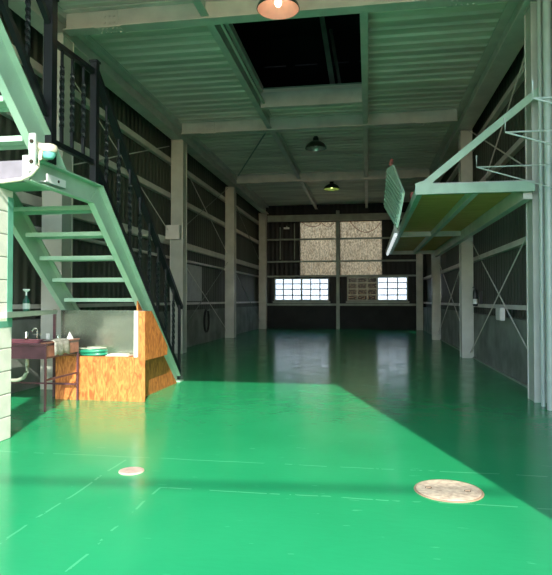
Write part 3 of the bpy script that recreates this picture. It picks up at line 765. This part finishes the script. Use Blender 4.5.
# bar running back from the pier to a thin post
t = thing('guard_bar', 'slim pale bar running from the block pier back to a thin dark post', 'bar', (-3.9, 6.7, 0))
b = nb(); bar(b, (-3.03, 4.38, 1.093), (-3.905, 6.68, 1.07), 0.05, 0.05); obj('bar', b, 'pipe', t)
b = nb(); bar(b, (-3.925, 6.70, 0.0), (-3.925, 6.70, 1.10), 0.03); obj('post', b, 'purple', t)
t = thing('pump_bottle', 'small green bottle with a white pump standing on the pale bar', 'bottle', (-3.34, 5.10, 1.11))
cx = (-3.295, 5.11)
b = nb(); lathe(b, [(0, 0), (0.03, 0), (0.032, 0.01), (0.032, 0.10), (0.014, 0.13), (0.012, 0.15), (0, 0.15)], (*cx, 1.112), 14); obj('body', b, 'bottle', t, True)
b = nb(); lathe(b, [(0.0328, 0.02), (0.0335, 0.02), (0.0335, 0.075), (0.0328, 0.075), (0.0328, 0.02)], (*cx, 1.112), 14); obj('label_band', b, 'pipe', t)
b = nb(); lathe(b, [(0, 0.151), (0.008, 0.151), (0.008, 0.185), (0.034, 0.205), (0.034, 0.215), (0, 0.215)], (*cx, 1.112), 14); obj('pump', b, 'white', t, True)

# ------------------------------------------------------------------ sink table
T = thing('sink_table', 'maroon metal wash stand with a rusty red end and thin legs beside the block pier', 'sink', (-3.95, 6.15, 0))
TX0, TX1, TY0, TY1, TZ = -4.42, -3.475, 5.76, 6.48, 0.74
b = nb()
for x0, x1, y0, y1 in ((TX0, TX1, TY0, TY0 + 0.05), (TX0, TX1, TY1 - 0.05, TY1), (TX0, TX0 + 0.05, TY0 + 0.05, TY1 - 0.05), (TX1 - 0.05, TX1, TY0 + 0.05, TY1 - 0.05)):
    box(b, x0, x1, y0, y1, TZ - 0.025, TZ)
obj('rim', b, 'purple', T, bev=0.006)
b = nb()
box(b, TX0 + 0.05, TX1 - 0.05, TY0 + 0.05, TY1 - 0.05, TZ - 0.17, TZ - 0.155)
box(b, TX0 + 0.03, TX0 + 0.05, TY0 + 0.03, TY1 - 0.03, TZ - 0.17, TZ - 0.026); box(b, TX1 - 0.05, TX1 - 0.03, TY0 + 0.03, TY1 - 0.03, TZ - 0.17, TZ - 0.026)
box(b, TX0 + 0.05, TX1 - 0.05, TY0 + 0.03, TY0 + 0.05, TZ - 0.17, TZ - 0.026); box(b, TX0 + 0.05, TX1 - 0.05, TY1 - 0.05, TY1 - 0.03, TZ - 0.17, TZ - 0.026)
obj('basin', b, 'purple', T)
b = nb(); box(b, TX1 - 0.028, TX1, TY0 + 0.03, TY1 - 0.01, TZ - 0.145, TZ - 0.026); o = obj('end_panel', b, 'rust', T); o['label'] = 'rusty red end panel'
b = nb(); box(b, TX1 - 0.06, TX1 + 0.012, TY0 - 0.005, TY1 + 0.005, TZ + 0.0005, TZ + 0.014); o = obj('end_ledge', b, 'rust', T); o['label'] = 'rusty red ledge'
for x, y in ((TX1 - 0.012, TY0 + 0.012), (TX1 - 0.012, TY1 - 0.005), (TX0 + 0.012, TY0 + 0.012), (TX0 + 0.012, TY1 - 0.012)):
    b = nb(); bar(b, (x, y, 0), (x, y, TZ - 0.026), 0.020); obj('leg', b, 'purple', T)
b = nb(); bar(b, (TX1 - 0.012, TY0 + 0.03, 0.34), (TX1 - 0.012, TY1 - 0.02, 0.34), 0.02); bar(b, (TX0 + 0.03, TY1 - 0.012, 0.20), (TX1 - 0.03, TY1 - 0.012, 0.20), 0.02)
bar(b, (TX0 + 0.012, TY0 + 0.03, 0.34), (TX0 + 0.012, TY1 - 0.03, 0.34), 0.02); obj('stretcher', b, 'purple', T)
b = nb(); tube(b, [(-3.92, 6.10, 0.575), (-3.915, 6.1, 0.46), (-3.93, 6.12, 0.38), (-3.99, 6.15, 0.31), (-4.10, 6.2, 0.27), (-4.3, 6.25, 0.26), (-4.56, 6.3, 0.26)], 0.022, 10); obj('drain_pipe', b, 'hosew', T, True)

t = thing('rag', 'crumpled grey rag hanging over the rusty red end of the wash stand', 'cloth', (-3.48, 6.05, 0.62))
b = nb(); rows = []
prof = [(-3.60, 0.762), (-3.54, 0.764), (-3.49, 0.763), (-3.466, 0.748), (-3.462, 0.70), (-3.460, 0.655), (-3.462, 0.60)]
for i in range(10):
    y = 5.90 + i * 0.036; w = 0.006 * math.sin(i * 1.9)
    rows.append([b.verts.new((x + (w + 0.007 if j > 2 else 0), y + 0.008 * math.sin(j + i), z + (0.012 * math.sin(i * 1.3) if j > 5 else abs(w) * 0.5))) for j, (x, z) in enumerate(prof)])
for A_, B_ in zip(rows, rows[1:]):
    for k in range(len(prof) - 1): b.faces.new((A_[k], A_[k + 1], B_[k + 1], B_[k]))
o = obj('cloth', b, 'rag', t, True); s = o.modifiers.new('thick', 'SOLIDIFY'); s.thickness = 0.006; s.offset = 1
t = thing('crumpled_paper', 'small peaked scrap of white paper on the rusty end of the wash stand', 'paper', (-3.50, 6.34, 0.755))
b = nb(); base = [(-3.545, 6.30), (-3.49, 6.29), (-3.48, 6.36), (-3.53, 6.40)]
vs = [b.verts.new((x, y, 0.755)) for x, y in base]; mid = [b.verts.new((x * 0.6 + -3.51 * 0.4, y * 0.6 + 6.34 * 0.4, 0.79 + 0.012 * (i % 2))) for i, (x, y) in enumerate(base)]; tp = b.verts.new((-3.525, 6.345, 0.845))
b.faces.new(vs)
for i in range(4):
    j = (i + 1) % 4; b.faces.new((vs[i], vs[j], mid[j], mid[i])); b.faces.new((mid[i], mid[j], tp))
obj('paper', b, 'paper', t)
t = thing('water_tap', 'chrome water tap at the back of the maroon wash stand', 'tap', (-4.0, 6.42, 0.74))
b = nb(); tube(b, [(-4.0, 6.435, 0.741), (-4.0, 6.435, 0.84), (-4.0, 6.41, 0.87), (-4.0, 6.35, 0.875), (-4.0, 6.31, 0.84)], 0.012, 10); obj('spout', b, 'chrome', t, True)
b = nb(); bar(b, (-4.05, 6.435, 0.80), (-3.95, 6.435, 0.80), 0.018); obj('handle', b, 'chrome', t)
for x, y, h, r, mt, nm, lb in ((-4.14, 6.43, 0.09, 0.025, 'chrome', 'metal_cup', 'small shiny cup beside the water tap'), (-3.86, 6.435, 0.07, 0.022, 'bulbo', 'glass_jar', 'short clear jar beside the water tap'), (-3.72, 6.43, 0.05, 0.02, 'galv', 'soap_tin', 'low round tin on the back rim of the wash stand')):
    b = nb(); lathe(b, [(0, 0), (r, 0), (r * 1.08, h * .9), (r * 0.9, h), (r * .85, h), (r * .8, 0.008), (0, 0.008)], (x, y, 0.741), 14); tag(obj(nm, b, mt, None, True), lb, 'container')

# ------------------------------------------------------------------ plywood bench box under the stairs
B = thing('plywood_box', 'orange plywood boxing built under the green staircase with a grey metal back sheet', 'box', (-3.2, 6.6, 0))
BX0, BX1, BY0, BY1 = -3.81, -2.65, 6.53, 6.80
b = nb(); box(b, BX0, BX1, BY0, BY0 + 0.018, 0, 0.53); obj('front_panel', b, 'ply', B)
b = nb(); box(b, BX0, BX1 - 0.021, BY0 + 0.019, BY1, 0.508, 0.526); obj('top_board', b, 'ply', B)
b = nb(); box(b, -2.735, BX1, BY0 + 0.0, BY0 + 0.018, 0.531, 1.085); obj('corner_board', b, 'ply', B)
b = nb(); prism(b, [(BY0 + 0.019, 0.49), (7.30, 0.49), (7.32, 0.60), (6.74, 1.085), (BY0 + 0.019, 1.085)], 'x', BX1 - 0.02, BX1); obj('side_panel', b, 'ply', B)
b = nb(); prism(b, [(6.62, 0), (8.08, 0), (7.95, 0.10), (6.62, 1.21)], 'x', -2.795, -2.78); obj('lower_side_panel', b, 'ply', B)
b = nb(); box(b, BX0, BX0 + 0.018, BY0 + 0.019, BY1, 0, 0.507); obj('side_panel', b, 'ply', B)
b = nb(); box(b, -3.90, -2.74, 6.805, 6.815, 0.45, 1.09); o = obj('back_sheet', b, 'galv', B); o['label'] = 'dull grey-green metal back sheet'
b = nb(); box(b, -2.785, -2.740, 6.515, 6.545, 0.531, 1.09); box(b, -2.757, -2.740, 6.545, 6.80, 0.531, 1.088); o = obj('sheet_edge', b, 'white', B); o['label'] = 'white folded edge of the metal sheet'
# items on the box
t = thing('garden_hose', 'green garden hose lying coiled on top of the plywood box', 'hose', (-3.42, 6.66, 0.53))
b = nb(); pts = []
for i in range(145):
    a = i / 24 * 2 * PI; lv = i / 144
    r = 0.14 - 0.02 * math.sin(i * 0.21)
    pts.append((-3.385 + r * 1.15 * math.cos(a), 6.663 + r * 0.72 * math.sin(a), 0.541 + 0.055 * lv))
tube(b, pts, 0.012, 8); obj('coil', b, 'hoseg', t, True)
b = nb(); tube(b, [(-3.62, 6.62, 0.60), (-3.52, 6.58, 0.622), (-3.40, 6.57, 0.625), (-3.26, 6.60, 0.625), (-3.22, 6.68, 0.625), (-3.32, 6.74, 0.625), (-3.5, 6.74, 0.625)], 0.008, 8); o = obj('loose_end', b, 'hosew', t, True); o['label'] = 'pale thinner loose end'
t = thing('folded_sack', 'flat pale folded sack beside the green hose on the plywood box', 'sack', (-3.05, 6.67, 0.53))
b = nb(); box(b, -3.19, -2.89, 6.60, 6.76, 0.527, 0.541); obj('lower_fold', b, 'cream', t, bev=0.005)
b = nb(); box(b, -3.17, -2.94, 6.61, 6.75, 0.542, 0.553); obj('upper_fold', b, 'paper', t, bev=0.004)

# ------------------------------------------------------------------ manhole covers
def cover(cx, cy, r, label, holes, m, mr, ang):
    t = thing('manhole_cover', label, 'manhole cover', (cx, cy, 0))
    b = nb(); lathe(b, [(r * 0.955, 0.0005), (r * 0.955, 0.007), (r, 0.007), (r * 1.02, 0.0005), (r * 0.955, 0.0005)], (cx, cy, 0), 48); obj('rim', b, mr, t)
    b = nb(); lathe(b, [(0, 0.0005), (r * 0.945, 0.0005), (r * 0.945, 0.009), (r * 0.90, 0.010), (0, 0.010)], (cx, cy, 0), 48); o = obj('lid', b, m, t)
    for s in holes:
        x, y = cx + s * r * math.cos(ang), cy + s * r * math.sin(ang)
        b = nb(); lathe(b, [(0, 0), (0.022, 0), (0.022, 0.0015), (0, 0.0015)], (x, y, 0.0102), 12); obj('lifting_hole', b, 'holed', o)
        b = nb(); bar(b, (x - 0.018, y - 0.01, 0.016), (x + 0.014, y - 0.01, 0.016), 0.008); obj('lifting_bar', b, 'manrim', o)
    return t
cover(0.503, 3.80, 0.212, 'large round beige manhole cover with two lifting holes near the shadow edge', (-0.58, 0.55), 'manhole', 'manrim', -0.12)
cover(-1.667, 3.87, 0.088, 'small round pinkish cover set in the sunlit floor', (), 'mholep', 'manhole', 0)

# ------------------------------------------------------------------ pendant lamps
def pendant(x, y, z, R, label, refl, bulb, ztop):
    t = thing('pendant_lamp', label, 'lamp', (x, y, z), 'dome lamps hanging in a line from the ceiling')
    b = nb(); lathe(b, [(R, 0), (R * 1.02, 0.004), (R * 0.97, 0.05), (R * 0.80, 0.115), (R * 0.52, 0.165), (R * 0.30, 0.19), (0.075, 0.20), (0.07, 0.27), (0.02, 0.285), (0, 0.285)], (x, y, z), 32); obj('shade', b, 'lampout', t, True)
    b = nb(); lathe(b, [(R * 0.985, 0.001), (R * 0.93, 0.045), (R * 0.77, 0.105), (R * 0.50, 0.152), (R * 0.25, 0.170), (0, 0.172)], (x, y, z), 32); obj('reflector', b, refl, t, True)
    b = nb(); lathe(b, [(0, 0.035), (0.025, 0.04), (0.042, 0.065), (0.045, 0.09), (0.03, 0.125), (0.018, 0.168), (0, 0.168)], (x, y, z), 16); obj('bulb', b, bulb, t, True)
    b = nb(); tube(b, [(x, y, z + 0.28), (x, y, ztop)], 0.010, 8); obj('stem', b, 'lampout', t, True)
    b = nb(); lathe(b, [(0, 0), (0.05, 0), (0.05, 0.02), (0, 0.02)], (x, y, ztop - 0.02), 14); obj('ceiling_rose', b, 'lampout', t)
pendant(-1.09, 6.92, 4.83, 0.262, 'dome lamp with a glowing pink inside, hanging before the roof opening', 'reflector', 'bulb', 5.297)
pendant(-1.27, 14.1, 4.99, 0.262, 'unlit dark grey dome lamp hanging past the roof opening', 'reflector2', 'bulbo', 5.297)
pendant(-1.21, 19.4, 4.99, 0.275, 'dome lamp glowing yellow-green, farthest along the hall', 'reflector3', 'bulb3', 5.297)

# ------------------------------------------------------------------ light
sd = Vector((-0.299, 1.0, -0.68)).normalized()
sl = bpy.data.lights.new('sun', 'SUN'); sl.energy = 6.4; sl.angle = math.radians(0.53); sl.color = (1.0, 0.95, 0.86)
so = bpy.data.objects.new('sun', sl); C.objects.link(so); so.location = (5, -15, 12); so.rotation_euler = sd.to_track_quat('-Z', 'Y').to_euler()
w = bpy.data.worlds.new('sky'); S.world = w; w.use_nodes = True; nt = w.node_tree
bg = nt.nodes['Background']; sk = nt.nodes.new('ShaderNodeTexSky'); sk.sky_type = 'NISHITA'
sk.sun_disc = False; sk.sun_elevation = math.radians(33.1); sk.sun_rotation = math.radians(163)
sk.air_density = 1.0; sk.dust_density = 0.6; sk.ozone_density = 1.6
nt.links.new(sk.outputs[0], bg.inputs[0]); bg.inputs[1].default_value = 0.68

# ------------------------------------------------------------------ camera
cd = bpy.data.cameras.new('camera'); co = bpy.data.objects.new('camera', cd); C.objects.link(co)
cd.sensor_fit = 'HORIZONTAL'; cd.sensor_width = 36.0; cd.lens = 570 / 552 * 36.0; cd.clip_start = 0.05; cd.clip_end = 500
co.location = (0, 0, 1.22); co.rotation_euler = (PI / 2 + 0.021926, 0, 0.159986)
S.camera = co
S.view_settings.view_transform = 'Standard'; S.view_settings.look = 'None'; S.view_settings.gamma = 1.0
S.view_settings.use_curve_mapping = False; S.view_settings.exposure = 0.2
cy = S.cycles
cy.max_bounces = 14; cy.diffuse_bounces = 8; cy.glossy_bounces = 4; cy.transmission_bounces = 6; cy.transparent_max_bounces = 8
cy.use_denoising = True; cy.sample_clamp_indirect = 8.0; cy.caustics_reflective = True; cy.caustics_refractive = False
